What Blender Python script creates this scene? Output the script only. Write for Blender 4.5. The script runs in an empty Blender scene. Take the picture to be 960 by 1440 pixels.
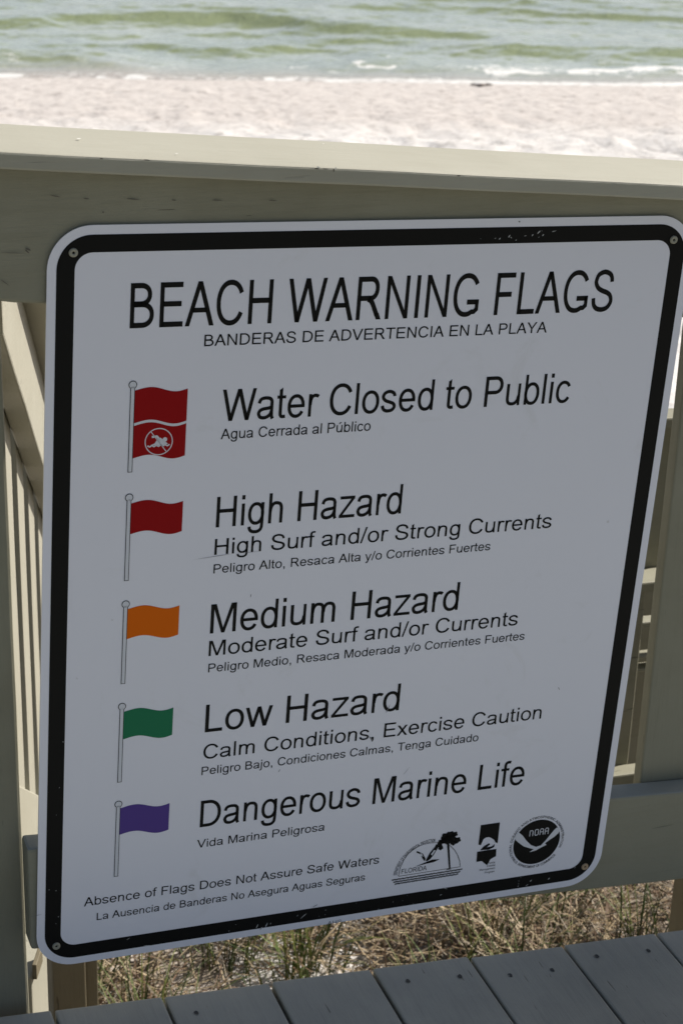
import bpy, bmesh, math, random
import numpy as np
from mathutils import Vector, Matrix, noise

random.seed(7)
rng = np.random.default_rng(7)
scene = bpy.context.scene
COL = scene.collection

# ------------------------------------------------------------------ camera
cam_data = bpy.data.cameras.new("camera")
cam_data.sensor_fit = 'VERTICAL'
cam_data.sensor_height = 22.3
cam_data.sensor_width = 14.87
cam_data.lens = 2640.0 / 1440.0 * 22.3
cam_data.clip_start = 0.05
cam_data.clip_end = 6000.0
cam_data.dof.use_dof = True
cam_data.dof.focus_distance = 2.12
cam_data.dof.aperture_fstop = 9.0
cam = bpy.data.objects.new("camera", cam_data)
COL.objects.link(cam)
_r = Vector((0.93600174, -0.35059522, 0.03136457))
_d = Vector((-0.11276388, -0.38307013, -0.91681055))
_f = Vector((0.33344423, 0.85459947, -0.39808879))
_m = Matrix((( _r.x, -_d.x, -_f.x, -0.39058343),
             ( _r.y, -_d.y, -_f.y, -1.85016724),
             ( _r.z, -_d.z, -_f.z, 0.50319452),
             (0, 0, 0, 1)))
cam.matrix_world = _m
scene.camera = cam

# ------------------------------------------------------------------ light
SUN_EL = math.radians(41.0)
SUN_ROT = math.radians(78.0)          # clockwise from +Y (the sea)
world = bpy.data.worlds.new("World")
scene.world = world
world.use_nodes = True
wn = world.node_tree
bg = wn.nodes['Background']
sky = wn.nodes.new('ShaderNodeTexSky')
sky.sky_type = 'NISHITA'
sky.sun_disc = False
sky.sun_elevation = SUN_EL
sky.sun_rotation = SUN_ROT
sky.air_density = 1.0
sky.dust_density = 2.0
sky.ozone_density = 1.0
wn.links.new(sky.outputs[0], bg.inputs[0])
bg.inputs[1].default_value = 0.063
sun_data = bpy.data.lights.new("sun", 'SUN')
sun_data.energy = 5.0
sun_data.angle = math.radians(0.55)
sun_data.color = (1.0, 0.95, 0.87)
sun = bpy.data.objects.new("sun", sun_data)
COL.objects.link(sun)
SDIR = Vector((math.sin(SUN_ROT) * math.cos(SUN_EL), math.cos(SUN_ROT) * math.cos(SUN_EL), math.sin(SUN_EL)))
sun.rotation_euler = SDIR.to_track_quat('Z', 'Y').to_euler()
sun.location = (5, 3, 8)

scene.view_settings.view_transform = 'Standard'
scene.view_settings.look = 'None'
scene.view_settings.exposure = 0.46
scene.view_settings.gamma = 1.0
scene.view_settings.use_curve_mapping = False

# ------------------------------------------------------------------ helpers
def tag(o, label=None, cat=None, group=None, kind=None):
    if label: o['label'] = label
    if cat: o['category'] = cat
    if group: o['group'] = group
    if kind: o['kind'] = kind
    return o

def empty(name, loc, label=None, cat=None, group=None, kind=None):
    o = bpy.data.objects.new(name, None)
    o.empty_display_size = 0.1
    COL.objects.link(o)
    o.location = loc
    return tag(o, label, cat, group, kind)

def world_offset(parent):
    off = Vector((0, 0, 0))
    p = parent
    while p is not None:
        off += p.location
        p = p.parent
    return off

def mesh_obj(name, verts, faces, mat, parent=None, smooth=False, at=None):
    """verts in world coordinates (unless at is given: then already local)."""
    me = bpy.data.meshes.new(name)
    if at is None:
        off = world_offset(parent) if parent else Vector((0, 0, 0))
        verts = [(v[0] - off.x, v[1] - off.y, v[2] - off.z) for v in verts]
    me.from_pydata([tuple(map(float, v)) for v in verts], [], faces)
    me.update()
    mats = mat if isinstance(mat, (list, tuple)) else [mat]
    for m in mats:
        me.materials.append(m)
    if smooth:
        me.polygons.foreach_set('use_smooth', [True] * len(me.polygons))
    o = bpy.data.objects.new(name, me)
    COL.objects.link(o)
    if parent:
        o.parent = parent
    return o

def box_obj(name, origin, ax, ay, az, mat, parent=None, bevel=0.002, wob=0.0, seg=1, cuts=0):
    """parallelepiped from a corner and three edge vectors, bevelled, slightly wavy along its length (ax)."""
    o_, ax, ay, az = Vector(origin), Vector(ax), Vector(ay), Vector(az)
    off = world_offset(parent) if parent else Vector((0, 0, 0))
    bm = bmesh.new()
    n = cuts + 1
    rings = []
    for i in range(n + 1):
        t = i / n
        base = o_ + ax * t - off
        rings.append([bm.verts.new(base), bm.verts.new(base + ay), bm.verts.new(base + ay + az), bm.verts.new(base + az)])
    for i in range(n):
        a, b = rings[i], rings[i + 1]
        for k in range(4):
            bm.faces.new((a[k], a[(k + 1) % 4], b[(k + 1) % 4], b[k]))
    bm.faces.new(rings[0][::-1]); bm.faces.new(rings[-1])
    bmesh.ops.recalc_face_normals(bm, faces=bm.faces)
    if bevel > 0:
        ed = [e for e in bm.edges if len(e.link_faces) == 2 and e.link_faces[0].normal.angle(e.link_faces[1].normal) > 0.5]
        bmesh.ops.bevel(bm, geom=ed, offset=bevel, segments=seg + 1, profile=0.5, affect='EDGES')
    if wob > 0:
        s = random.random() * 50
        for v in bm.verts:
            p = v.co * 5.0
            v.co += Vector((noise.noise(p + Vector((s, 0, 0))), noise.noise(p + Vector((0, s, 0))), noise.noise(p + Vector((0, 0, s))))) * wob
    me = bpy.data.meshes.new(name)
    bm.to_mesh(me); bm.free()
    me.materials.append(mat)
    o = bpy.data.objects.new(name, me)
    COL.objects.link(o)
    if parent: o.parent = parent
    return o

def new_mat(name):
    m = bpy.data.materials.new(name)
    m.use_nodes = True
    nt = m.node_tree
    return m, nt, nt.nodes['Principled BSDF']

def N(nt, t, **kw):
    n = nt.nodes.new(t)
    for k, v in kw.items(): setattr(n, k, v)
    return n

def noise_tex(nt, vec, scale, detail=4, rough=0.55, dist=0.0):
    n = N(nt, 'ShaderNodeTexNoise')
    n.inputs['Scale'].default_value = scale
    n.inputs['Detail'].default_value = detail
    n.inputs['Roughness'].default_value = rough
    n.inputs['Distortion'].default_value = dist
    nt.links.new(vec, n.inputs['Vector'])
    return n.outputs['Fac']

def ramp(nt, fac, stops):
    r = N(nt, 'ShaderNodeValToRGB')
    e = r.color_ramp.elements
    while len(e) < len(stops): e.new(0.5)
    for i, (p, c) in enumerate(stops):
        e[i].position = p
        e[i].color = (c[0], c[1], c[2], 1) if hasattr(c, '__len__') else (c, c, c, 1)
    nt.links.new(fac, r.inputs[0])
    return r.outputs[0]

def mixc(nt, fac, a, b, mode='MIX'):
    m = N(nt, 'ShaderNodeMix', data_type='RGBA', blend_type=mode)
    if isinstance(fac, (int, float)): m.inputs[0].default_value = fac
    else: nt.links.new(fac, m.inputs[0])
    for s, v in ((m.inputs[6], a), (m.inputs[7], b)):
        if hasattr(v, 'is_linked') or hasattr(v, 'links'): nt.links.new(v, s)
        else: s.default_value = (v[0], v[1], v[2], 1)
    return m.outputs[2]

def mth(nt, op, a, b=None, c=None):
    m = N(nt, 'ShaderNodeMath', operation=op)
    for i, v in enumerate((a, b, c)):
        if v is None: continue
        if isinstance(v, (int, float)): m.inputs[i].default_value = v
        else: nt.links.new(v, m.inputs[i])
    return m.outputs[0]

def bump(nt, bsdf, height, strength, dist=0.001):
    b = N(nt, 'ShaderNodeBump')
    b.inputs['Strength'].default_value = strength
    b.inputs['Distance'].default_value = dist
    nt.links.new(height, b.inputs['Height'])
    nt.links.new(b.outputs[0], bsdf.inputs['Normal'])

def mapped(nt, scale, rot=(0, 0, 0)):
    tc = N(nt, 'ShaderNodeTexCoord')
    mp = N(nt, 'ShaderNodeMapping')
    mp.inputs['Scale'].default_value = scale
    mp.inputs['Rotation'].default_value = rot
    nt.links.new(tc.outputs['Object'], mp.inputs['Vector'])
    return mp.outputs[0], tc.outputs['Object']

def wood_paint(name, base, grain=(1, 12, 12), rot=(0, 0, 0), rough=0.62, dirt=0.25, gs=1.0, dirtcol=None, crack=0.35):
    m, nt, b = new_mat(name)
    v, raw = mapped(nt, grain, rot)
    g1 = noise_tex(nt, v, 6 * gs, 6, 0.62, 0.4)
    g2 = noise_tex(nt, v, 26 * gs, 5, 0.7, 0.2)
    bl = noise_tex(nt, raw, 5.0, 5, 0.6)
    fine = noise_tex(nt, raw, 180.0, 3, 0.6)
    dc = dirtcol or (base[0] * 0.62, base[1] * 0.6, base[2] * 0.52)
    c1 = mixc(nt, mth(nt, 'MULTIPLY', ramp(nt, bl, [(0.42, 0), (0.75, 1)]), dirt), base, dc)
    c2 = mixc(nt, mth(nt, 'MULTIPLY', ramp(nt, g1, [(0.5, 0), (0.85, 1)]), dirt * 0.8), c1, dc)
    # thin dark checks along the grain
    ck = ramp(nt, noise_tex(nt, v, 11 * gs, 2, 0.5, 0.1), [(0.0, 1), (0.255, 1), (0.27, 0), (1, 0)])
    ckm = mth(nt, 'MULTIPLY', ck, crack)
    c3 = mixc(nt, ckm, c2, (base[0] * 0.18, base[1] * 0.16, base[2] * 0.14))
    nt.links.new(c3, b.inputs['Base Color'])
    b.inputs['Roughness'].default_value = rough
    b.inputs['Specular IOR Level'].default_value = 0.35
    h = mth(nt, 'ADD', mth(nt, 'MULTIPLY', g2, 0.7), mth(nt, 'MULTIPLY', fine, 0.25))
    h = mth(nt, 'ADD', h, mth(nt, 'MULTIPLY', g1, 0.9))
    h = mth(nt, 'SUBTRACT', h, mth(nt, 'MULTIPLY', ckm, 1.5))
    bump(nt, b, h, 0.55, 0.0012)
    return m

def plain(name, col, rough=0.5, spec=0.4, metallic=0.0, var=0.06):
    m, nt, b = new_mat(name)
    v, raw = mapped(nt, (1, 1, 1))
    n1 = noise_tex(nt, raw, 9.0, 5, 0.6)
    c = mixc(nt, mth(nt, 'MULTIPLY', n1, var * 2), col, (col[0] * 0.8, col[1] * 0.8, col[2] * 0.8))
    nt.links.new(c, b.inputs['Base Color'])
    b.inputs['Roughness'].default_value = rough
    b.inputs['Specular IOR Level'].default_value = spec
    b.inputs['Metallic'].default_value = metallic
    return m

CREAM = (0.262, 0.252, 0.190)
CREAM_SUNLIT = (0.365, 0.350, 0.285)  # same cream, lightened to put sunlight into the cap and stair railing
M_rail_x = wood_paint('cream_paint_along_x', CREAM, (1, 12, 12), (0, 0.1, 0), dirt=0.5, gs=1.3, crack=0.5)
M_cap = wood_paint('cream_sunlit_cap', CREAM_SUNLIT, (1, 12, 12), (0, 0.1, 0), crack=0.15)
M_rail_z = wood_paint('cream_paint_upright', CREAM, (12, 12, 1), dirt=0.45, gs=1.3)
M_stairz = wood_paint('cream_sunlit_stair_upright', CREAM_SUNLIT, (12, 12, 1))
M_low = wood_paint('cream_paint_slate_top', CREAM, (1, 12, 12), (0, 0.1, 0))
M_stair = wood_paint('cream_sunlit_stair', CREAM_SUNLIT, (12, 1, 12), (0.6, 0, -0.27))
M_deck = wood_paint('slate_deck_paint', (0.345, 0.348, 0.312), (14, 1, 14), rough=0.5, dirt=0.6, crack=0.7, gs=1.5, dirtcol=(0.21, 0.22, 0.205))
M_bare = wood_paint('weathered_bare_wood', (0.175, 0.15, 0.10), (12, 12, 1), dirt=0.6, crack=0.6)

# ------------------------------------------------------------------ sea, sand, ground
SEA_Z = -3.80
SH_P = np.array([7.8, 19.75]); SH_T = np.array([0.968, -0.25]); SH_T = SH_T / np.linalg.norm(SH_T)
SH_N = np.array([-SH_T[1], SH_T[0]])       # points out to sea

def fbm(x, y, seed=0, octaves=5, lac=2.0, gain=0.5):
    """cheap value-noise fbm with numpy"""
    out = np.zeros_like(x, dtype=float); amp = 1.0; tot = 0
    r = np.random.default_rng(seed)
    for o in range(octaves):
        tab = r.random((256, 256))
        xi = np.floor(x).astype(int); yi = np.floor(y).astype(int)
        fx = x - xi; fy = y - yi
        fx = fx * fx * (3 - 2 * fx); fy = fy * fy * (3 - 2 * fy)
        a = tab[xi % 256, yi % 256]; b = tab[(xi + 1) % 256, yi % 256]
        c = tab[xi % 256, (yi + 1) % 256]; d = tab[(xi + 1) % 256, (yi + 1) % 256]
        out += amp * ((a * (1 - fx) + b * fx) * (1 - fy) + (c * (1 - fx) + d * fx) * fy)
        tot += amp; amp *= gain; x = x * lac + 17.3; y = y * lac + 5.1
    return out / tot

def grid_obj(name, xs, ys, zf, mat, smooth=True, frame=None):
    X, Y = np.meshgrid(xs, ys)
    if frame is not None:
        P, T, Nn = frame
        WX = P[0] + T[0] * X + Nn[0] * Y; WY = P[1] + T[1] * X + Nn[1] * Y
    else:
        WX, WY = X, Y
    Z = zf(X, Y, WX, WY)
    nx, ny = len(xs), len(ys)
    co = np.stack([WX, WY, Z], -1).reshape(-1, 3)
    idx = np.arange(nx * ny).reshape(ny, nx)
    f = np.stack([idx[:-1, :-1], idx[:-1, 1:], idx[1:, 1:], idx[1:, :-1]], -1).reshape(-1, 4)
    me = bpy.data.meshes.new(name)
    me.vertices.add(len(co)); me.vertices.foreach_set('co', co.ravel())
    me.loops.add(f.size); me.loops.foreach_set('vertex_index', f.ravel())
    me.polygons.add(len(f)); me.polygons.foreach_set('loop_start', np.arange(len(f)) * 4)
    me.polygons.foreach_set('loop_total', np.full(len(f), 4))
    me.update(calc_edges=True)
    if smooth: me.polygons.foreach_set('use_smooth', np.ones(len(f), bool))
    me.materials.append(mat)
    o = bpy.data.objects.new(name, me); COL.objects.link(o)
    return o, co, (nx, ny)

def spaced(lo, a, b, hi, fine, coarse_n):
    l = a - np.geomspace(fine, a - lo, coarse_n)[::-1] if lo < a else np.array([])
    r = b + np.geomspace(fine, hi - b, coarse_n) if hi > b else np.array([])
    return np.concatenate([l, np.arange(a, b, fine), [b], r])

def ground_z(X, Y):
    """sand level: high under the boardwalk, falling to the beach and under the sea"""
    d = (X - SH_P[0]) * SH_N[0] + (Y - SH_P[1]) * SH_N[1]      # metres seaward of the shore
    t = np.clip((Y - 2.2) / 6.0, 0, 1); t = t * t * (3 - 2 * t)
    z = -1.72 * (1 - t) + (-3.42) * t
    u = np.clip((d + 7.5) / 7.5, 0, 1)
    z = z + (SEA_Z + 0.0 - (-3.42)) * (u ** 1.3) * t
    z = np.where(d > 0, SEA_Z - d * 0.09, z)
    z = np.maximum(z, -9.0)
    dry = np.clip(-(d + 2.2) / 2.5, 0, 1)
    z = z + dry * t * (fbm(X * 2.6, Y * 2.6, 3, 4) - 0.5) * 0.16
    ft = fbm(X * 4.6, Y * 3.6, 8, 3)
    z = z - t * np.clip(-d, 0, 1) * np.clip(ft - 0.60, 0, 0.2) * (0.12 + 0.20 * dry)      # trodden hollows
    z = z + (1 - t) * (fbm(X * 1.3, Y * 1.3, 4, 5) - 0.5) * 0.20
    z = z + np.clip(-d, 0, 1) * (fbm(X * 9, Y * 9, 5, 3) - 0.5) * 0.03
    return z

m_sand, nt, b = new_mat('white_quartz_sand')
v, raw = mapped(nt, (1, 1, 1))
sn1 = noise_tex(nt, raw, 0.9, 5, 0.6)
sn2 = noise_tex(nt, raw, 9.0, 4, 0.65)
sn3 = noise_tex(nt, raw, 60.0, 3, 0.7)
# distance from the water decides damp (pinkish beige) or dry (white) sand
sep = N(nt, 'ShaderNodeSeparateXYZ'); nt.links.new(raw, sep.inputs[0])
dd = mth(nt, 'ADD', mth(nt, 'MULTIPLY', mth(nt, 'SUBTRACT', sep.outputs[0], float(SH_P[0])), float(SH_N[0])),
         mth(nt, 'MULTIPLY', mth(nt, 'SUBTRACT', sep.outputs[1], float(SH_P[1])), float(SH_N[1])))
dd = mth(nt, 'ADD', dd, mth(nt, 'MULTIPLY', mth(nt, 'SUBTRACT', sn1, 0.5), 1.6))
damp = ramp(nt, mth(nt, 'DIVIDE', mth(nt, 'ADD', dd, 5.3), 5.0), [(0.20, 0.0), (0.42, 1.0)])
dryc = mixc(nt, ramp(nt, sn2, [(0.35, 0), (0.7, 1)]), (0.66, 0.635, 0.615), (0.53, 0.505, 0.48))
dampc = mixc(nt, ramp(nt, sn2, [(0.4, 0), (0.68, 1)]), (0.565, 0.525, 0.495), (0.46, 0.42, 0.395))
c = mixc(nt, damp, dryc, dampc)
c = mixc(nt, mth(nt, 'MULTIPLY', ramp(nt, sn3, [(0.55, 0), (0.8, 1)]), 0.25), c, (0.40, 0.36, 0.33))
spk = ramp(nt, noise_tex(nt, raw, 9.0, 4, 0.75), [(0.56, 0), (0.66, 1)])
c = mixc(nt, mth(nt, 'MULTIPLY', spk, 0.55), c, (0.24, 0.21, 0.19))
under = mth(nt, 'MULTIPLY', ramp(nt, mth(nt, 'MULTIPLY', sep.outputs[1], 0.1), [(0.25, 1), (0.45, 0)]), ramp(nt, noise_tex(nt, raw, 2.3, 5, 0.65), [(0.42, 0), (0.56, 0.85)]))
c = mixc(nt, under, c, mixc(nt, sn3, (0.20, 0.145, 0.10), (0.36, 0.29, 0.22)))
inland = ramp(nt, mth(nt, 'ADD', mth(nt, 'MULTIPLY', sep.outputs[1], -0.1), mth(nt, 'MULTIPLY', sn1, 0.3)), [(0.40, 0), (0.55, 1)])
c = mixc(nt, inland, c, (0.19, 0.18, 0.125))          # unseen inland ground, darkened to cut bounce light on the fence
nt.links.new(c, b.inputs['Base Color'])
b.inputs['Roughness'].default_value = 0.9
b.inputs['Specular IOR Level'].default_value = 0.15
bump(nt, b, mth(nt, 'ADD', sn2, mth(nt, 'MULTIPLY', sn3, 0.35)), 0.8, 0.03)

gx = spaced(-2500, -2.0, 16.0, 2500, 0.085, 26)
gy = spaced(-2500, -0.5, 21.0, 60, 0.085, 24)
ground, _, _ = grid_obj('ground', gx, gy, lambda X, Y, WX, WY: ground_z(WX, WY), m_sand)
tag(ground, kind='structure')

# water
def wave_z(S, D, WX, WY):
    """S along the shore, D metres out"""
    amp = np.clip(D / 1.3, 0.0, 1) * np.exp(-np.clip(D - 30, 0, None) / 300.0)
    near = np.clip(1 - D / 60.0, 0, 1)
    warp = (fbm(S * 0.16 + 3, D * 0.25, 11, 3) - 0.5) * 4.2 + 0.10 * S
    z = np.zeros_like(D)
    for wl, a, ph, sd in ((3.7, 0.17, 0.9, 21), (2.1, 0.075, 2.1, 22), (1.1, 0.022, 4.0, 23)):
        seg = np.clip((fbm(S * (0.21 / wl * 1.6) + sd, D * (0.5 / wl) + sd, sd, 3) - 0.36) * 3.4, 0, 1)
        phs = (D + warp * (0.6 + 0.25 * wl)) / wl * 2 * np.pi + ph
        crest = np.exp(1.7 * (np.cos(phs + 0.35 * np.sin(phs)) - 1))
        z += a * crest * (0.25 + 0.75 * seg)
    z += near * (fbm(S * 1.9, D * 3.1, 31, 4) - 0.5) * 0.065
    z += near * (fbm(S * 6.0 + 0.5 * D, D * 8.0, 32, 3) - 0.5) * 0.018
    return SEA_Z + 0.012 + z * amp

m_sea, nt, b = new_mat('green_gulf_water')
v, raw = mapped(nt, (1, 1, 1))
v2, _ = mapped(nt, (1.0, 1.5, 1), (0, 0, 0.25))
wn1 = noise_tex(nt, raw, 0.7, 4, 0.6)
col = mixc(nt, ramp(nt, wn1, [(0.35, 0), (0.65, 1)]), (0.345, 0.395, 0.385), (0.44, 0.48, 0.465))
ag = N(nt, 'ShaderNodeAttribute', attribute_name='green')
col = mixc(nt, mth(nt, 'MULTIPLY', ag.outputs['Fac'], 1.0), col, (0.225, 0.26, 0.135))
ash = N(nt, 'ShaderNodeAttribute', attribute_name='shallow')
col = mixc(nt, ash.outputs['Fac'], col, (0.46, 0.41, 0.37))
at = N(nt, 'ShaderNodeAttribute', attribute_name='foam')
fo = at.outputs['Fac']
fn = noise_tex(nt, v2, 9.0, 6, 0.72, 0.6)
fmask = ramp(nt, mth(nt, 'ADD', fo, mth(nt, 'SUBTRACT', fn, 0.5)), [(0.46, 0), (0.62, 1)])
col = mixc(nt, fmask, col, (0.68, 0.67, 0.65))
nt.links.new(col, b.inputs['Base Color'])
nt.links.new(mth(nt, 'ADD', mth(nt, 'MULTIPLY', fmask, 0.6), 0.12), b.inputs['Roughness'])
b.inputs['IOR'].default_value = 1.33
bump(nt, b, mth(nt, 'ADD', noise_tex(nt, v2, 5.5, 5, 0.65, 0.3), mth(nt, 'MULTIPLY', noise_tex(nt, v2, 22.0, 3, 0.6), 0.3)), 0.6, 0.05)
ss = spaced(-2500, -9.0, 12.0, 2500, 0.055, 30)
ds_ = np.concatenate([np.arange(-0.55, 14.0, 0.045), 14.0 + np.geomspace(0.06, 3500, 60)])
def sea_f(S, D, WX, WY):
    z = wave_z(S, D, WX, WY)
    lip = (fbm(S * 0.55 + 9, S * 0 + 2.2, 41, 4) - 0.5) * 0.55
    sea_f.D = D; sea_f.S = S; sea_f.Z = z; sea_f.lip = lip
    # near the edge the sheet thins and dives under the sand
    e = np.clip((D - lip + 0.45) / 0.55, 0, 1); e = e * e * (3 - 2 * e)
    return (SEA_Z - 0.06) * (1 - e) + z * e
sea, sco, (snx, sny) = grid_obj('sea_water', ss, ds_, sea_f, m_sea, frame=(SH_P, SH_T, SH_N))
tag(sea, kind='structure')
D = sea_f.D; S = sea_f.S
crest = np.clip((sea_f.Z - SEA_Z - 0.13) / 0.08, 0, 1)
side = np.clip((S + 4.0) / 6.0, 0.35, 1.0)              # the break is stronger towards the right
E_ = D - sea_f.lip
foam = 0.50 * np.exp(-(np.clip(E_ - 0.10, 0, None) / 0.16) ** 2) * (0.55 + 0.45 * side) + side * 0.34 * np.exp(-((E_ - 0.85) / 0.50) ** 2) * (0.5 + fbm(S * 0.9, D * 1.4, 77, 3))
foam += 0.30 * crest * np.clip(1 - D / 9.0, 0, 1) * (fbm(S * 0.6, D * 0.8, 51, 3) > 0.52)
foam += 0.10 + 0.22 * (fbm(S * 2.5, D * 4.0, 79, 3) > 0.66)
a = sea.data.attributes.new('foam', 'FLOAT', 'POINT')
a.data.foreach_set('value', foam.ravel().astype(np.float32))
gz = np.gradient(sea_f.Z, axis=0) / np.maximum(np.gradient(D, axis=0), 1e-4)      # faces turned to the beach rise seaward
gr = np.clip((gz - 0.05) / 0.16, 0, 1) * 0.95 + 0.04 * fbm(S * 0.7, D * 1.1, 78, 3)  # light shining through wave fronts painted in as green, by slope
gr = np.where(D > 40, 0.12, np.clip(gr, 0, 1))
a = sea.data.attributes.new('green', 'FLOAT', 'POINT'); a.data.foreach_set('value', gr.ravel().astype(np.float32))
a = sea.data.attributes.new('shallow', 'FLOAT', 'POINT'); a.data.foreach_set('value', (0.95 * np.exp(-(np.clip(E_, 0, None) / 0.45) ** 1.5)).ravel().astype(np.float32))

# driftwood at the water's edge
m_drift = plain('wet_driftwood', (0.25, 0.21, 0.18), 0.7)
vv, ff = [], []
p0 = np.array([9.25, 19.05]); L = 0.27
for i in range(9):
    t = i / 8
    r = 0.018 * (math.sin(math.pi * min(max(t, 0.06), 0.94)) ** 0.5) * (1 + 0.3 * math.sin(i * 2.1))
    cx, cy = p0 + SH_T * L * t + SH_N * 0.03 * math.sin(i * 1.3)
    cz = float(ground_z(np.array([cx]), np.array([cy]))[0]) + 0.02
    for k in range(8):
        an = k / 8 * 2 * math.pi
        vv.append((cx + SH_N[0] * r * math.cos(an) * 1.5, cy + SH_N[1] * r * math.cos(an) * 1.5, cz + r * math.sin(an)))
for i in range(8):
    for k in range(8):
        ff.append((i * 8 + k, i * 8 + (k + 1) % 8, (i + 1) * 8 + (k + 1) % 8, (i + 1) * 8 + k))
ff += [tuple(range(8))[::-1], tuple(range(64, 72))]
tag(mesh_obj('driftwood', vv, ff, m_drift, smooth=True), 'small dark piece of driftwood lying at the edge of the surf', 'driftwood')

# slate overspray on the upward face of the bottom rail
_nt = M_low.node_tree; _b = _nt.nodes['Principled BSDF']
_src = _b.inputs['Base Color'].links[0].from_socket
_g = N(_nt, 'ShaderNodeNewGeometry'); _s = N(_nt, 'ShaderNodeSeparateXYZ'); _nt.links.new(_g.outputs['Normal'], _s.inputs[0])
_f = ramp(_nt, _s.outputs[2], [(0.45, 0), (0.6, 1)])
_nt.links.new(mixc(_nt, _f, _src, (0.285, 0.30, 0.275)), _b.inputs['Base Color'])

# ------------------------------------------------------------------ boardwalk fence (in the plane Y = 0)
SL = -0.1005                                   # the ramp falls to the right
def rz(x, z0): return z0 + SL * x

fence = empty('boardwalk_fence', (0.0, 0.05, -1.02), 'cream painted wooden boardwalk fence with sloping cap carrying the warning sign', 'fence')
def xboard(name, x0, x1, y0, y1, ztop, zbot, mat, parent, bevel=0.003, wob=0.0012, cuts=40):
    return box_obj(name, (x0, y0, rz(x0, zbot)), (x1 - x0, 0, rz(x1, zbot) - rz(x0, zbot)),
                   (0, y1 - y0, 0), (0, 0, ztop - zbot), mat, parent, bevel, wob, 1, cuts)
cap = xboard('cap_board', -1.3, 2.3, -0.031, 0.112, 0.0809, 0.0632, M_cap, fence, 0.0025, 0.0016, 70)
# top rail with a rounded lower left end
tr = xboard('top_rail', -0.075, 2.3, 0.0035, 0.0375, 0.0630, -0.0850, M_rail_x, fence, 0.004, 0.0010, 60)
_off = world_offset(fence)
for v_ in tr.data.vertices:
    wx = v_.co.x + _off.x; wz = v_.co.z + _off.z
    q = (-0.02 - wx) / 0.055
    if q > 0:
        zb = rz(wx, -0.0850)
        if wz < zb + 0.03: v_.co.z += 0.004 * q * q
xboard('top_rail', -1.3, -0.082, 0.0035, 0.0375, 0.0630, -0.0850, M_rail_x, fence, 0.004, 0.0010, 20)
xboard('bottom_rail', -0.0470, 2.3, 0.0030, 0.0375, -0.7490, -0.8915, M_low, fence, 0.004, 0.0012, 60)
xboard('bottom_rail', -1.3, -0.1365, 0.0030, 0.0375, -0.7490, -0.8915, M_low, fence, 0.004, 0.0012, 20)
# posts
def post(name, x0, y0, z0, z1, w, d, mat, parent, bevel=0.004, wob=0.001):
    return box_obj(name, (x0, y0, z0), (0, 0, z1 - z0), (w, 0, 0), (0, d, 0), mat, parent, bevel, wob, 1, 16)
post('post', -0.1345, 0.0385, -1.75, rz(-0.09, 0.062) - 0.006, 0.0895, 0.089, M_rail_z, fence)
post('post', 1.90, 0.0385, -1.95, rz(1.95, 0.062) - 0.006, 0.0895, 0.089, M_rail_z, fence)
# pickets: one is seen right of the sign, the others stand behind it or beyond the frame
def zboard(name, x0, x1, y0, y1, ztop0, zbot0, mat, parent):
    o = Vector((x0, y0, rz(x0, zbot0)))
    return box_obj(name, o, (0, 0, ztop0 - zbot0), (x1 - x0, 0, rz(x1, 0) - rz(x0, 0)), (0, y1 - y0, 0), mat, parent, 0.0025, 0.0008, 1, 20)
pk = zboard('picket', 0.7922, 0.8812, 0.0382, 0.0578, 0.055, -0.888, M_rail_z, fence)
for k in range(-12, 8):
    x = 0.7922 + 0.1485 * k
    if k == 0 or -0.26 < x < -0.03: continue
    if x < -1.25: continue
    c_ = pk.copy(); COL.objects.link(c_); c_.parent = fence
    c_.location = (x - 0.7922, 0, SL * (x - 0.7922))

# tiny chips along the lit edge of the cap
M_chip = plain('chipped_paint', (0.75, 0.74, 0.70), 0.7)
M_chipd = plain('bare_chip', (0.12, 0.11, 0.09), 0.8)
def chips(name, items, mat):
    vs, fs = [], []
    for (x, y, z, w, h, ax) in items:
        n = 7; base = len(vs)
        for i in range(n):
            a_ = i / n * 2 * math.pi; r_ = random.uniform(0.6, 1.1)
            if ax == 'top': vs.append((x + w * r_ * math.cos(a_), y + h * r_ * math.sin(a_), z + SL * w * r_ * math.cos(a_)))
            else: vs.append((x + w * r_ * math.cos(a_), y, z + h * r_ * math.sin(a_) + SL * w * math.cos(a_)))
        fs.append(tuple(range(base, base + n)))
    o = mesh_obj(name, vs, fs, mat, fence)
    o['kind'] = 'stuff'
    return o
T = lambda x: rz(x, 0.0809)
chips('paint_chips', [(0.045, 0.045, T(0.045) + 0.0012, 0.0034, 0.0018, 'top'), (0.135, -0.005, T(0.135) + 0.0012, 0.0016, 0.0012, 'top'),
     (0.33, 0.09, T(0.33) + 0.0012, 0.0014, 0.0012, 'top')], M_chip)
chips('bare_chips', [(0.049, -0.0335, T(0.049) - 0.002, 0.0022, 0.0007, 'f'), (0.0955, -0.0335, T(0.0955) - 0.001, 0.004, 0.0007, 'f'),
     (0.2778, -0.0335, T(0.2778) - 0.001, 0.003, 0.0008, 'f'), (0.2965, -0.0335, T(0.2965) - 0.002, 0.0009, 0.0026, 'f'), (0.287, -0.0335, T(0.287) - 0.001, 0.004, 0.0005, 'f'),
     (0.44, -0.0335, T(0.44) - 0.001, 0.0025, 0.0007, 'f')], M_chipd)
chips('paint_chips', [(0.2790, -0.0336, T(0.279) + 0.0006, 0.0022, 0.0007, 'f'), (0.2985, -0.0336, T(0.2985) + 0.0003, 0.0008, 0.0022, 'f')], M_chip)
grn = []
for (x, dz, w) in [(0.055, 0.045, .005), (0.10, 0.042, .004), (0.155, 0.043, .012), (0.215, 0.044, .005), (0.27, 0.045, .010), (0.345, 0.047, .008),
                   (0.115, 0.020, .003), (0.002, 0.025, .004)]:
    grn.append((x, 0.0025, rz(x, dz - 0.012), w * 0.9, 0.00045, 'f'))
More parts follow.
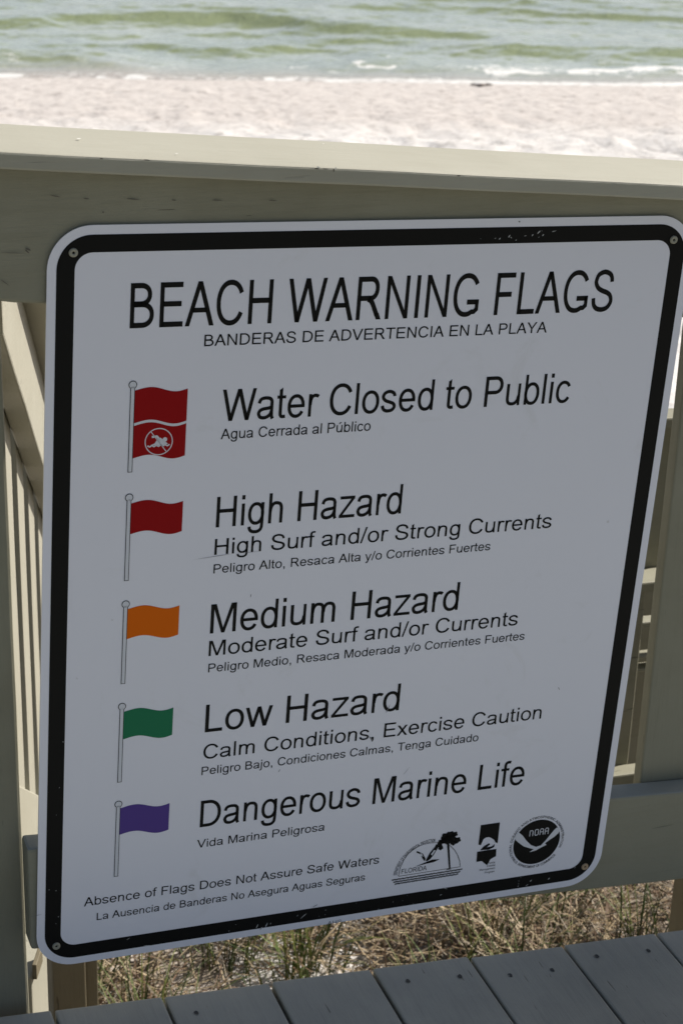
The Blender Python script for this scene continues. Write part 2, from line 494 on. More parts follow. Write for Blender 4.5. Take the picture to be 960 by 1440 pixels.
CH = [(.0036, .0310, .0153, .0282, .8), (.0380, .0257, .0447, .0246, .9), (.0827, .0228, .0978, .0208, .9), (.1312, .0185, .1365, .0178, 1.0),
      (.1743, .0159, .1876, .0148, .8), (.2372, .0119, .2475, .0110, .8), (.0575, .0101, .0597, .0098, 1.3), (-.0493, -.0254, -.0220, -.0280, .5), (-.0230, -.0227, -.0172, -.0254, 1.5), (-.0235, -.0240, -.0190, -.0285, 1.2), (-.0504, -.0530, -.0405, -.0613, .7)]
vs_, fs_ = [], []
for (a_, b_, c_, d_, w_) in CH:
    w_ *= 0.0007; dx, dz_ = c_ - a_, d_ - b_; l = math.hypot(dx, dz_); nx, nz = -dz_ / l * w_, dx / l * w_; k0 = len(vs_)
    for t_, s_ in ((0, 0), (.3, 1), (.7, .8), (1, 0), (.6, -.9), (.2, -.6)):
        vs_.append((a_ + dx * t_ + nx * s_, 0.0023, b_ + dz_ * t_ + nz * s_))
    fs_.append(tuple(range(k0, k0 + 6)))
ck_ = mesh_obj('wood_checks', vs_, fs_, M_chipd, fence); ck_['kind'] = 'stuff'

# deck of slate painted planks along Y
deck = empty('boardwalk_deck', (0.4, -0.8, -1.05), kind='structure')
DZ = lambda x: -1.0178 - 0.0925 * (x - 0.3553)
seams = [-0.1635, -0.0235, 0.1157, 0.2577, 0.3972, 0.5377, 0.6790, 0.8235]
while seams[0] > -1.4: seams.insert(0, seams[0] - 0.1405)
while seams[-1] < 2.2: seams.append(seams[-1] + 0.1415)
M_nail = plain('rusty_nail_head', (0.075, 0.075, 0.072), 0.8)
for i in range(len(seams) - 1):
    a_, c_ = seams[i] + 0.0020, seams[i + 1] - 0.0020
    ye = 0.006 + random.uniform(-0.0015, 0.0015)
    if abs(seams[i] - -0.0235) < 0.01: ye = 0.004
    dz = random.uniform(-0.0008, 0.0008)
    p = box_obj('plank', (a_, ye, DZ(a_) - 0.030 + dz), (0, -2.3, 0), (c_ - a_, 0, DZ(c_) - DZ(a_)), (0, 0, 0.030), M_deck, deck, 0.0028, 0.0009, 1, 60)
    if -0.1 < a_ < 1.0:
        for fx, fy in ((0.22, -0.035), (0.74, -0.042)):
            if random.random() < 0.35: continue
            x = a_ + (c_ - a_) * (fx + random.uniform(-.06, .06)); y = fy + random.uniform(-.012, .012)
            n = 9
            vs = []
            for rr, zz in ((0.0030, 0.0010), (0.0020, 0.0004)):
                for k in range(n):
                    an = k / n * 2 * math.pi; q = rr * random.uniform(0.8, 1.15)
                    vs.append((x + q * math.cos(an), y + q * 1.4 * math.sin(an), DZ(x) + dz + zz))
            fs = [(k, (k + 1) % n, n + (k + 1) % n, n + k) for k in range(n)] + [tuple(range(n, 2 * n))]
            mesh_obj('nail', vs, fs, M_nail, p)
# joist under the deck edge
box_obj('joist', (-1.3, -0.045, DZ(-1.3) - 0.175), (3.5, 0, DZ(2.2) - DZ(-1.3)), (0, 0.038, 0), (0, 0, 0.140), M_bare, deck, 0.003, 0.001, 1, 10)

# ------------------------------------------------------------------ stair railing on the left, descending to the beach
P0 = Vector((-0.03269, 0.1, -0.13889))
H_ = Vector((0.265657, 0.964068, 0)); W_ = Vector((0.964068, -0.265657, 0)); SS = -0.675115
def sp(s, w, rel): return P0 + H_ * s + W_ * w + Vector((0, 0, SS * s + rel))
stair = empty('stair_railing', tuple(sp(0.0, -0.02, -1.0)), 'sunlit cream handrail with pickets going down the beach stairs, left of the sign', 'railing')
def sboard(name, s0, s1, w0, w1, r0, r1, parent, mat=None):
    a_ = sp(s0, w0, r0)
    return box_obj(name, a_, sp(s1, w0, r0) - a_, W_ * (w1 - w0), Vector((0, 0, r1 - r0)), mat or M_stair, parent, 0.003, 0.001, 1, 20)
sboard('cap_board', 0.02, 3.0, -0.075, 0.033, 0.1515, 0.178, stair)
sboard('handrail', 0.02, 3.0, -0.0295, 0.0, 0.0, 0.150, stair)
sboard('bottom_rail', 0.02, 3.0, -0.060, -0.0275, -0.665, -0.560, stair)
for k in range(0, 15):
    s0 = 0.117 + 0.188 * k
    a_ = sp(s0, -0.0495, -0.66)
    c_ = sp(s0 + 0.104, -0.0495, -0.66)
    if k == 0:
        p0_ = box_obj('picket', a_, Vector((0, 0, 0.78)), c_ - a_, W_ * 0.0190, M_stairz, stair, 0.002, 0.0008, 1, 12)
    else:
        q_ = p0_.copy(); COL.objects.link(q_); q_.parent = stair
        q_.location = H_ * (0.188 * k) + Vector((0, 0, SS * 0.188 * k))
# stair newel post, seen lit below the fence
nb = Vector((-0.0110, 0.200, 0)); HN = Vector((0.40, 0.9165, 0)); WN = Vector((0.9165, -0.40, 0))
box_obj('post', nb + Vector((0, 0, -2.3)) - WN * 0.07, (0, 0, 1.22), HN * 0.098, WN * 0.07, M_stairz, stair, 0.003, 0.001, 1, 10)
# small dark brown block on the post face
bb = nb + HN * 0.004
box_obj('brown_block', bb + Vector((0, 0, -1.085)) , (0, 0, 0.024), HN * 0.040, WN * 0.006, M_bare, stair, 0.001, 0.0003, 1, 1)
# stringer below
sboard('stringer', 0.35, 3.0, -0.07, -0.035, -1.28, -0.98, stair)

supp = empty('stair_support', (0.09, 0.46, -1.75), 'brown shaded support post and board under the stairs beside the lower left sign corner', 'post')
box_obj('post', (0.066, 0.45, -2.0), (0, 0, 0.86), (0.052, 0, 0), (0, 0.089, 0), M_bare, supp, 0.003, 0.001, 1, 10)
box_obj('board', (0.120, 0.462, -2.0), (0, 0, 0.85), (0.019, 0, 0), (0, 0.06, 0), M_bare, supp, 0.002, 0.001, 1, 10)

# ------------------------------------------------------------------ structures beyond the fence on the right
land = empty('landing_rail', (1.2, 0.5, -1.75), 'lower landing rail with ledges, glimpsed between the sign and the right picket', 'railing')
def lb(name, x0, x1, y0, y1, z0, z1, mat=M_rail_x):
    dz = -0.05
    return box_obj(name, (x0, y0, z0), (x1 - x0, 0, dz * (x1 - x0)), (0, y1 - y0, 0), (0, 0, z1 - z0), mat, land, 0.003, 0.001, 1, 12)
lb('cap_board', 0.93, 1.25, 0.472, 0.516, -0.500, -0.482)
lb('upper_panel', 0.95, 1.085, 0.501, 0.516, -0.76, -0.501)
lb('ledge', 0.93, 1.12, 0.447, 0.499, -0.764, -0.746)
lb('lower_panel', 0.93, 1.028, 0.456, 0.474, -1.12, -0.765)
lb('sill', 0.93, 1.20, 0.424, 0.455, -1.100, -1.079)
lb('back_panel', 1.02, 1.40, 0.640, 0.660, -1.24, -0.80)
for z_, h_ in ((-0.889, 0.014), (-0.948, 0.009), (-0.970, 0.007)):
    lb('cleat', 1.05, 1.16, 0.545, 0.570, z_, z_ + h_)
box_obj('post', (1.42, 0.665, -2.1), (0, 0, 1.55), (0.089, 0, 0), (0, 0.089, 0), M_rail_z, land, 0.003, 0.001, 1, 10)

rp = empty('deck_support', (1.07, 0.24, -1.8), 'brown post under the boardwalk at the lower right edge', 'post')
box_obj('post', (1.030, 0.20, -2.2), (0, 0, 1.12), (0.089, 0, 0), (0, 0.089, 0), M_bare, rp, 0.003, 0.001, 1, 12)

# ------------------------------------------------------------------ the sign
SW, SHH = 0.762, 0.9144
U_ = Vector((0.998908, 0, -0.046722)); V_ = Vector((-0.046722, -0.001157, -0.998907)); Nn = Vector((-5.4e-05, 1.0, -0.001156))
sign = empty('warning_sign', (0, 0, 0), 'white rectangular BEACH WARNING FLAGS sign with black border screwed to the fence', 'sign')
o_ = V_ * SHH
sign.matrix_world = Matrix(((U_.x, Nn.x, -V_.x, o_.x), (U_.y, Nn.y, -V_.y, o_.y), (U_.z, Nn.z, -V_.z, o_.z), (0, 0, 0, 1)))
def sobj(name, verts2, faces, mat, parent=None, y=0.0):
    """flat print: verts2 = (u, v) in metres from the sign's top left corner"""
    vs = [(p[0], -y, SHH - p[1]) for p in verts2]
    return mesh_obj(name, vs, faces, mat, parent or sign, at='local')

m_face, nt, b = new_mat('white_sign_sheeting')
v, raw = mapped(nt, (1, 1, 1)); v2, _ = mapped(nt, (6, 1, 1))
n1 = noise_tex(nt, raw, 3.0, 4, 0.6); n2 = noise_tex(nt, raw, 220.0, 3, 0.6)
c = mixc(nt, n1, (0.785, 0.785, 0.86), (0.745, 0.745, 0.815))
sp1 = ramp(nt, noise_tex(nt, raw, 55.0, 2, 0.4), [(0.77, 0), (0.80, 1)])
c = mixc(nt, mth(nt, 'MULTIPLY', sp1, 0.35), c, (0.30, 0.29, 0.27))
sm = ramp(nt, noise_tex(nt, v, 8.0, 6, 0.7, 1.2), [(0.60, 0), (0.75, 1)])
c = mixc(nt, mth(nt, 'MULTIPLY', sm, 0.20), c, (0.52, 0.51, 0.48))
nt.links.new(c, b.inputs['Base Color'])
b.inputs['Roughness'].default_value = 0.42
b.inputs['Specular IOR Level'].default_value = 0.35
bump(nt, b, n2, 0.06, 0.0005)
M_black = plain('black_sign_ink', (0.006, 0.006, 0.006), 0.5, 0.12)
M_soft = plain('faded_grey_ink', (0.16, 0.16, 0.17), 0.5, 0.3)
M_alu = plain('aluminium_edge', (0.62, 0.63, 0.65), 0.4, 0.5, 0.6)
M_scr = plain('bare_scratch', (0.42, 0.43, 0.44), 0.5)

def rrect(x0, y0, x1, y1, r, n=14):
    pts = []
    for cx, cy, a0 in ((x1 - r, y0 + r, -90), (x1 - r, y1 - r, 0), (x0 + r, y1 - r, 90), (x0 + r, y0 + r, 180)):
        for i in range(n + 1):
            a_ = math.radians(a0 + 90 * i / n)
            pts.append((cx + r * math.cos(a_), cy + r * math.sin(a_)))
    return pts
o2 = rrect(0, 0, SW, SHH, 0.0475)
n = len(o2)
vs = [(p[0], 0.0, SHH - p[1]) for p in o2] + [(p[0], 0.0022, SHH - p[1]) for p in o2]
fs = [tuple(range(n))[::-1], tuple(range(n, 2 * n))] + [(i, (i + 1) % n, n + (i + 1) % n, n + i) for i in range(n)]
panel = mesh_obj('panel', vs, fs, [m_face, M_alu], sign, at='local')
for i, p in enumerate(panel.data.polygons):
    if i >= 1: p.material_index = 1
ro = rrect(0.0098, 0.0100, SW - 0.0098, SHH - 0.0098, 0.0375); ri = rrect(0.0290, 0.0288, SW - 0.0290, SHH - 0.0282, 0.0190)
vs = ro + ri
fs = [(i, n + i, n + (i + 1) % n, (i + 1) % n) for i in range(n)]
sobj('border', vs, fs, M_black, y=0.00025)

# ---- lettering: an upright grotesque drawn with an elliptical pen (units of 2048 to the em)
class G:
    def __init__(s, pw, ph): s.v = []; s.f = []; s.pw = pw / 2; s.ph = ph / 2
    def poly(s, *pts):
        b0 = len(s.v); s.v += [tuple(p) for p in pts]; s.f.append(tuple(range(b0, b0 + len(pts)))); return s
    def rect(s, x0, y0, x1, y1): return s.poly((x0, y0), (x1, y0), (x1, y1), (x0, y1))
    def stroke(s, pts, closed=False, pen=None):
        pw, ph = pen or (s.pw, s.ph)
        n = len(pts); b0 = len(s.v)
        for i in range(n):
            a_ = pts[(i - 1) % n] if (closed or i > 0) else pts[i]
            c_ = pts[(i + 1) % n] if (closed or i < n - 1) else pts[i]
            tx, ty = c_[0] - a_[0], c_[1] - a_[1]; l = math.hypot(tx, ty) or 1
            nx, ny = -ty / l, tx / l
            d = math.hypot(nx * pw, ny * ph)
            ox, oy = nx * pw * pw / d, ny * ph * ph / d
            s.v += [(pts[i][0] + ox, pts[i][1] + oy), (pts[i][0] - ox, pts[i][1] - oy)]
        m = n if closed else n - 1
        for i in range(m):
            j = (i + 1) % n
            s.f.append((b0 + 2 * i, b0 + 2 * i + 1, b0 + 2 * j + 1, b0 + 2 * j))
        return s
def arc(cx, cy, rx, ry, a0, a1, n=None, e=2.15):
    n = n or max(4, int(abs(a1 - a0) / 9)); out = []
    for i in range(n + 1):
        a_ = math.radians(a0 + (a1 - a0) * i / n); c_, s_ = math.cos(a_), math.sin(a_)
        out.append((cx + rx * math.copysign(abs(c_) ** (2 / e), c_), cy + ry * math.copysign(abs(s_) ** (2 / e), s_)))
    return out
def spline(pts, k=5):
    out = []; P = [pts[0]] + list(pts) + [pts[-1]]
    for i in range(1, len(P) - 2):
        for j in range(k):
            t = j / k; t2, t3 = t * t, t * t * t
            out.append(tuple(0.5 * (2 * P[i][q] + (P[i + 1][q] - P[i - 1][q]) * t + (2 * P[i - 1][q] - 5 * P[i][q] + 4 * P[i + 1][q] - P[i + 2][q]) * t2
                       + (3 * P[i][q] - P[i - 1][q] - 3 * P[i + 1][q] + P[i + 2][q]) * t3) for q in (0, 1)))
    out.append(pts[-1]); return out
UP = lambda: G(194, 172)
LO = lambda: G(180, 158)
def quad(g, t0, t1, yt, b0, b1, yb=0): return g.poly((b0, yb), (b1, yb), (t1, yt), (t0, yt))
GL = {}
def A():
    g = UP(); quad(g, 560, 769, 1466, -3, 203); quad(g, 560, 769, 1466, 1148, 1369); g.rect(330, 444, 1010, 602); return g
GL['A'] = (1366, A())
def Bg():
    g = UP(); g.rect(150, 0, 344, 1466)
    g.stroke([(300, 1380), (500, 1380)] + arc(640, 1082, 405, 298, 90, -90)[0:] + [(500, 784), (300, 784)])
    g.stroke([(300, 764), (560, 764)] + arc(700, 425, 462, 339, 90, -90) + [(560, 86), (300, 86)]); return g
GL['B'] = (1366, Bg())
GL['C'] = (1479, UP().stroke(arc(770, 733, 572, 672, 27, 333, 36)))
GL['D'] = (1479, UP().stroke([(300, 1380), (560, 1380)] + arc(640, 733, 643, 647, 90, -90, 24) + [(560, 86), (300, 86)]).rect(158, 0, 352, 1466))
GL['E'] = (1366, UP().rect(162, 0, 356, 1466).rect(300, 1293, 1222, 1466).rect(300, 672, 1172, 844).rect(300, 0, 1257, 173))
GL['F'] = (1251, UP().rect(168, 0, 362, 1466).rect(300, 1293, 1157, 1466).rect(300, 628, 1018, 801))
GL['G'] = (1593, UP().stroke(arc(800, 733, 596, 672, 32, 300, 36) + [(1250, 150), (1375, 240)]).rect(1282, 180, 1466, 575).rect(844, 403, 1440, 575))
GL['H'] = (1479, UP().rect(164, 0, 358, 1466).rect(1122, 0, 1316, 1466).rect(300, 691, 1200, 864))
GL['I'] = (569, UP().rect(191, 0, 385, 1466))
GL['L'] = (1139, UP().rect(150, 0, 344, 1466).rect(300, 0, 1064, 173))
g = UP().rect(152, 0, 339, 1466).rect(1369, 0, 1556, 1466); quad(g, 244, 444, 1466, 767, 941); quad(g, 1264, 1464, 1466, 767, 941); GL['M'] = (1706, g)
g = UP().rect(156, 0, 342, 1466).rect(1124, 0, 1311, 1466); quad(g, 156, 356, 1466, 1111, 1311); GL['N'] = (1479, g)
GL['O'] = (1593, UP().stroke(arc(797, 733, 602, 672, 0, 351, 39), closed=True))
GL['P'] = (1366, UP().rect(158, 0, 352, 1466).stroke([(300, 1380), (700, 1380)] + arc(790, 1031, 370, 349, 90, -90) + [(700, 682), (300, 682)]))
g = UP().rect(161, 0, 355, 1466).stroke([(300, 1380), (760, 1380)] + arc(840, 1057, 317, 323, 90, -90) + [(760, 734), (300, 734)])
g.stroke(spline([(700, 720), (850, 660), (960, 540), (1080, 350), (1200, 155)]), pen=(103, 103)); quad(g, 1060, 1300, 230, 1183, 1427); GL['R'] = (1479, g)
GL['S'] = (1366, UP().stroke(spline([(186, 478), (240, 250), (410, 110), (700, 62), (980, 120), (1140, 270), (1165, 410), (1080, 570), (880, 670), (600, 745), (370, 850), (245, 1010), (245, 1130), (345, 1310), (650, 1402), (950, 1330), (1080, 1190), (1110, 1045)], 3)))
GL['T'] = (1251, UP().rect(528, 0, 722, 1400).rect(42, 1293, 1212, 1466))
GL['U'] = (1479, UP().stroke([(258, 1466), (258, 560)] + arc(740, 560, 482, 490, 180, 360, 16) + [(1222, 1466)]))
g = UP(); quad(g, 9, 226, 1466, 577, 776); quad(g, 1145, 1353, 1466, 577, 776); GL['V'] = (1366, g)
g = UP(); quad(g, 25, 224, 1466, 414, 616); quad(g, 869, 1075, 1466, 414, 616); quad(g, 869, 1085, 1466, 1328, 1530); quad(g, 1722, 1917, 1466, 1328, 1530); GL['W'] = (1933, g)
g = UP().rect(571, 0, 765, 640); quad(g, 6, 244, 1466, 571, 765, 600); quad(g, 1120, 1350, 1466, 571, 765, 600); GL['Y'] = (1366, g)
g = LO().stroke(spline([(165, 745), (225, 890), (350, 965), (570, 984), (770, 950), (868, 850), (885, 690), (885, 300), (900, 120), (955, 0)], 4))
g.stroke(spline([(885, 560), (700, 505), (450, 480), (260, 425), (170, 320), (165, 240), (240, 110), (430, 60), (640, 100), (810, 220), (880, 380)], 4)); GL['a'] = (1139, g)
GL['b'] = (1139, LO().rect(134, 0, 300, 1466).stroke(arc(590, 531, 380, 478, 0, 351, 39), closed=True))
GL['c'] = (1024, LO().stroke(arc(555, 531, 385, 478, 32, 328, 30)))
GL['d'] = (1139, LO().rect(840, 0, 1006, 1466).stroke(arc(545, 531, 380, 478, 0, 351, 39), closed=True))
GL['e'] = (1139, LO().stroke([(962, 540)] + arc(565, 531, 397, 478, 12, 330, 30)).rect(165, 462, 1048, 612))
GL['f'] = (569, LO().stroke([(272, 0), (272, 1160)] + spline([(272, 1160), (290, 1310), (370, 1390), (500, 1412), (620, 1398)], 3)).rect(19, 922, 545, 1062))
GL['g'] = (1139, LO().stroke(arc(545, 535, 378, 472, 0, 351, 39), closed=True).stroke([(910, 1062), (910, 60)] + spline([(910, 60), (880, -190), (730, -325), (530, -355), (320, -320), (205, -215), (175, -90)], 3)[1:]))
GL['h'] = (1139, LO().rect(135, 0, 315, 1466).stroke(spline([(230, 560), (280, 800), (420, 955), (600, 984), (790, 930), (870, 790), (882, 640)], 4) + [(882, 0)]))
GL['i'] = (455, LO().rect(136, 0, 316, 1062).rect(136, 1259, 316, 1466))
GL['j'] = (455, LO().rect(134, 1259, 314, 1466).stroke([(224, 1062), (224, -120)] + spline([(224, -120), (190, -290), (80, -350), (-70, -340)], 3)[1:]))
GL['l'] = (455, LO().rect(131, 0, 311, 1466))
GL['m'] = (1706, LO().rect(135, 0, 315, 1062).stroke(spline([(230, 560), (270, 800), (390, 950), (560, 984), (740, 930), (810, 790), (818, 680)], 4) + [(818, 0)]).stroke(
    spline([(835, 560), (880, 810), (1010, 955), (1180, 984), (1350, 930), (1425, 790), (1435, 680)], 4) + [(1435, 0)]))
GL['n'] = (1139, LO().rect(135, 0, 300, 1062).stroke(spline([(230, 560), (280, 800), (420, 955), (600, 984), (790, 930), (870, 790), (882, 640)], 4) + [(882, 0)]))
GL['o'] = (1139, LO().stroke(arc(569, 531, 410, 478, 0, 351, 39), closed=True))
GL['p'] = (1139, LO().rect(135, -407, 300, 1062).stroke(arc(590, 531, 380, 478, 0, 351, 39), closed=True))
GL['r'] = (682, LO().rect(133, 0, 300, 1062).stroke(spline([(225, 540), (250, 760), (330, 930), (470, 990), (610, 975), (690, 930)], 4)))
GL['s'] = (1024, LO().stroke(spline([(135, 325), (210, 160), (360, 80), (520, 66), (710, 100), (835, 210), (845, 310), (760, 415), (540, 490), (320, 560), (180, 680), (165, 790), (250, 920), (480, 995), (700, 950), (810, 850), (832, 760)], 3)))
GL['t'] = (569, LO().stroke([(243, 1340), (243, 300)] + spline([(243, 300), (255, 150), (330, 80), (430, 74), (530, 84)], 3)[1:]).rect(36, 922, 528, 1062).poly((153, 1320), (333, 1320), (333, 1433), (153, 1325)))
GL['u'] = (1139, LO().rect(845, 0, 1004, 1062).stroke([(220, 1062), (220, 420)] + spline([(220, 420), (240, 240), (330, 120), (520, 78), (720, 120), (860, 270), (905, 470)], 4)[1:]))
g = LO(); quad(g, 18, 210, 1062, 422, 598); quad(g, 815, 1004, 1062, 422, 598); GL['v'] = (1024, g)
g = LO(); quad(g, 6, 192, 1062, 327, 510); quad(g, 640, 825, 1062, 327, 510); quad(g, 640, 830, 1062, 962, 1148); quad(g, 1275, 1462, 1062, 962, 1148); GL['w'] = (1479, g)
g = LO(); quad(g, 35, 260, 1062, 785, 1008); quad(g, 760, 980, 1062, 15, 235); GL['x'] = (1024, g)
g = LO(); quad(g, 20, 215, 1062, 420, 600); quad(g, 815, 1002, 1062, 420, 590, -10); g.stroke(spline([(512, 20), (450, -150), (380, -300), (270, -345), (140, -325)], 3)); GL['y'] = (1024, g)
GL['z'] = (1024, LO().rect(62, 915, 948, 1062).rect(42, 0, 982, 148).poly((42, 120), (250, 148), (948, 940), (740, 930)))
GL['\u00fa'] = (1139, LO().rect(845, 0, 1004, 1062).stroke([(220, 1062), (220, 420)] + spline([(220, 420), (240, 240), (330, 120), (520, 78), (720, 120), (860, 270), (905, 470)], 4)[1:]).poly((450, 1200), (600, 1200), (860, 1480), (625, 1480)))
GL[','] = (569, LO().rect(170, 0, 378, 205).poly((378, 10), (270, 10), (215, -240), (262, -295), (350, -210), (378, -60)))
GL['.'] = (569, LO().rect(186, 0, 391, 205))
GL['/'] = (569, LO().poly((0, -25), (143, -25), (568, 1491), (424, 1491)))
GL[' '] = (569, G(1, 1))

def text_units(s, space=569):
    vs, fs, x = [], [], 0.0
    for ch in s:
        adv, g = GL[ch]
        b0 = len(vs)
        vs += [(p[0] + x, p[1]) for p in g.v]
        fs += [tuple(i + b0 for i in f) for f in g.f]
        x += space if ch == ' ' else adv
    return vs, fs
def clean_orient(vs, fs):
    out = []
    for f in fs:
        a_ = sum(vs[f[i]][0] * vs[f[(i + 1) % len(f)]][1] - vs[f[(i + 1) % len(f)]][0] * vs[f[i]][1] for i in range(len(f)))
        out.append(f if a_ < 0 else f[::-1])
    return out
def text_obj(name, s, u0, u1, base, cap, mat=None, parent=None, y=0.0003, space=569):
    vs, fs = text_units(s, space)
    xs = [p[0] for p in vs]; a_, c_ = min(xs), max(xs)
    k = (u1 - u0) / (c_ - a_); q = cap / 1466.0
    v2 = [(u0 + (p[0] - a_) * k, base - p[1] * q) for p in vs]
    return sobj(name, v2, clean_orient(v2, fs), mat or M_black, parent, y)

TEXTS = [
 ('title_text', 'BEACH WARNING FLAGS', .0893, .6650, .11225, .0494),
 ('subtitle_text', 'BANDERAS DE ADVERTENCIA EN LA PLAYA', .1725, .5842, .13545, .0130),
 ('heading_text', 'Water Closed to Public', .1966, .6246, .2230, .0369),
 ('caption_text', 'Agua Cerrada al P\u00fablico', .1968, .3746, .2440, .0122),
 ('heading_text', 'High Hazard', .1966, .4222, .3500, .0371),
 ('detail_text', 'High Surf and/or Strong Currents', .1966, .6224, .3839, .0196),
 ('caption_text', 'Peligro Alto, Resaca Alta y/o Corrientes Fuertes', .1967, .5436, .4070, .0112),
 ('heading_text', 'Medium Hazard', .1964, .5092, .4833, .0371),
 ('detail_text', 'Moderate Surf and/or Currents', .1962, .5928, .5124, .0196),
 ('caption_text', 'Peligro Medio, Resaca Moderada y/o Corrientes Fuertes', .1968, .6050, .5337, .0112),
 ('heading_text', 'Low Hazard', .1966, .4442, .6133, .0369),
 ('detail_text', 'Calm Conditions, Exercise Caution', .1963, .6429, .6496, .0196),
 ('caption_text', 'Peligro Bajo, Condiciones Calmas, Tenga Cuidado', .1953, .5576, .6712, .0112),
 ('heading_text', 'Dangerous Marine Life', .1966, .6297, .7439, .0369),
 ('caption_text', 'Vida Marina Peligrosa', .1945, .3590, .7727, .0113),
 ('notice_text', 'Absence of Flags Does Not Assure Safe Waters', .0566, .4374, .8333, .0122),
 ('notice_text', 'La Ausencia de Banderas No Asegura Aguas Seguras', .0728, .4202, .8557, .0103),
]
for t_ in TEXTS: text_obj(*t_)
text_obj('maker_mark', 'AHS', .3738, .3933, .9160, .0056, M_soft)

# ---- printed flags
def ink(name, c): return plain(name, c, 0.5, 0.10)
M_red = ink('red_ink', (0.30, 0.003, 0.005)); M_orange = ink('orange_ink', (0.70, 0.135, 0.002))
M_green = ink('green_ink', (0.018, 0.175, 0.082)); M_purple = ink('purple_ink', (0.095, 0.056, 0.26))
M_wink = ink('white_ink', (0.66, 0.67, 0.72))
def disk(c_, r, n=24): return [(c_[0] + r * math.cos(2 * math.pi * i / n), c_[1] - r * math.sin(2 * math.pi * i / n)) for i in range(n)]
def wave(t): return -0.0030 * math.sin(2 * math.pi * (t ** 1.12)) - 0.0004 * math.sin(math.pi * t)
def cloth(name, x0, x1, t0, t1, b0, b1, mat, parent=None, y=0.00030):
    n = 26; vs = []
    for i in range(n + 1):
        t = i / n; x = x0 + (x1 - x0) * t
        vs += [(x, t0 + (t1 - t0) * t + wave(t)), (x, b0 + (b1 - b0) * t + wave(t))]
    fs = [(2 * i, 2 * i + 2, 2 * i + 3, 2 * i + 1) for i in range(n)]
    return sobj(name, vs, clean_orient([(a_, -b_) for a_, b_ in vs], fs), mat, parent, y)
def flag(ball, bottom, xr, t0, t1, b0, b1, mat):
    x0 = ball[0] + 0.0022
    f = cloth('flag_print', x0, xr, t0, t1, b0, b1, mat)
    hw, lw = 0.0026, 0.00075
    for nm, m, sh, y in (('pole_outline', M_black, 0.0, 0.00040), ('pole_print', M_wink, lw, 0.00052)):
        vs = disk(ball, 0.0047 - sh * 1.1); n = len(vs)
        fs = [tuple(range(n))[::-1]]
        w_ = hw - sh
        vs += [(ball[0] - w_, ball[1] + 0.002), (ball[0] + w_, ball[1] + 0.002), (ball[0] + w_, bottom - sh), (ball[0] - w_, bottom - sh)]
        fs.append((n, n + 3, n + 2, n + 1))
        sobj(nm, vs, fs, m, f, y)
    return f
f1 = flag((0.0950, 0.1755), 0.2764, 0.1565, 0.1822, 0.1826, 0.2604, 0.2604, M_red)
# white wavy line, no-swimming symbol
n = 26; vs = []
for i in range(n + 1):
    t = i / n; x = 0.0974 + (0.1565 - 0.0974) * t
    vs += [(x, 0.2196 + wave(t)), (x, 0.2226 + wave(t))]
sobj('wave_line', vs, [(2 * i, 2 * i + 2, 2 * i + 3, 2 * i + 1)[::-1] for i in range(n)], M_wink, f1, 0.00036)
S0 = (0.1262, 0.2424); sc_ = 0.000216
def zp(x, y): return (S0[0] + (x - 283) * sc_, S0[1] + (y - 387) * sc_ + (x - 283) * sc_ * 0.03)
sg = G(13, 13)
sg.stroke([zp(283 + 71 * math.cos(a_ / 36 * 2 * math.pi), 387 + 71 * math.sin(a_ / 36 * 2 * math.pi)) for a_ in range(36)], closed=True, pen=(2.6 * sc_, 2.6 * sc_))
sg.stroke([zp(240, 332), zp(326, 444)], pen=(2.2 * sc_, 2.2 * sc_))
sg.poly(*[zp(315 + 12 * math.cos(a_ / 16 * 2 * math.pi), 376 + 12 * math.sin(a_ / 16 * 2 * math.pi)) for a_ in range(16)])
sg.stroke([zp(246, 361), zp(272, 358), zp(290, 380)], pen=(6 * sc_, 6 * sc_))
sg.poly(zp(238, 406), zp(262, 396), zp(276, 372), zp(292, 366), zp(332, 400), zp(300, 408))
sg.stroke([zp(225 + i * 11.5, 411 - i * 0.5 + (4 if i % 2 else -3)) for i in range(11)], pen=(4 * sc_, 4 * sc_))
sobj('swimmer_symbol', sg.v, clean_orient([(a_, -b_) for a_, b_ in sg.v], sg.f), M_wink, f1, 0.00036)
flag((0.0952, 0.3062), 0.4070, 0.1570, 0.3135, 0.3147, 0.3504, 0.3512, M_red)
flag((0.0954, 0.4360), 0.5370, 0.1584, 0.4424, 0.4434, 0.4802, 0.4804, M_orange)
flag((0.0952, 0.5664), 0.6670, 0.1567, 0.5737, 0.5750, 0.6100, 0.6112, M_green)
flag((0.0949, 0.6967), 0.7972, 0.1575, 0.7028, 0.7042, 0.7392, 0.7410, M_purple)

# ---- emblems at the lower right
GULL= [[0.63171, 0.81649], [0.63834, 0.82246], [0.64542, 0.83176], [0.65279, 0.83939], [0.66043, 0.84333], [0.66744, 0.84216], [0.67374, 0.83536], [0.67941, 0.82746], [0.68451, 0.82074], [0.68816, 0.81755], [0.69307, 0.82203], [0.6913, 0.82677], [0.68596, 0.83172], [0.67926, 0.83545], [0.67336, 0.83981], [0.67586, 0.84245], [0.66857, 0.84534], [0.66181, 0.84856], [0.65177, 0.85025], [0.65748, 0.84638], [0.65045, 0.84353], [0.64238, 0.83977], [0.63499, 0.83364], [0.6286, 0.82768], [0.62776, 0.82085]]
NOAAT= [[0.64815, 0.8252], [0.67635, 0.826], [0.64688, 0.81506]]
MTOP= [[0.57576, 0.79747], [0.60292, 0.79737], [0.60337, 0.82901], [0.60013, 0.82727], [0.59751, 0.82291], [0.59389, 0.81988], [0.58965, 0.81751], [0.58571, 0.81764], [0.58218, 0.81932], [0.58096, 0.82283], [0.57925, 0.82825], [0.57561, 0.82695]]
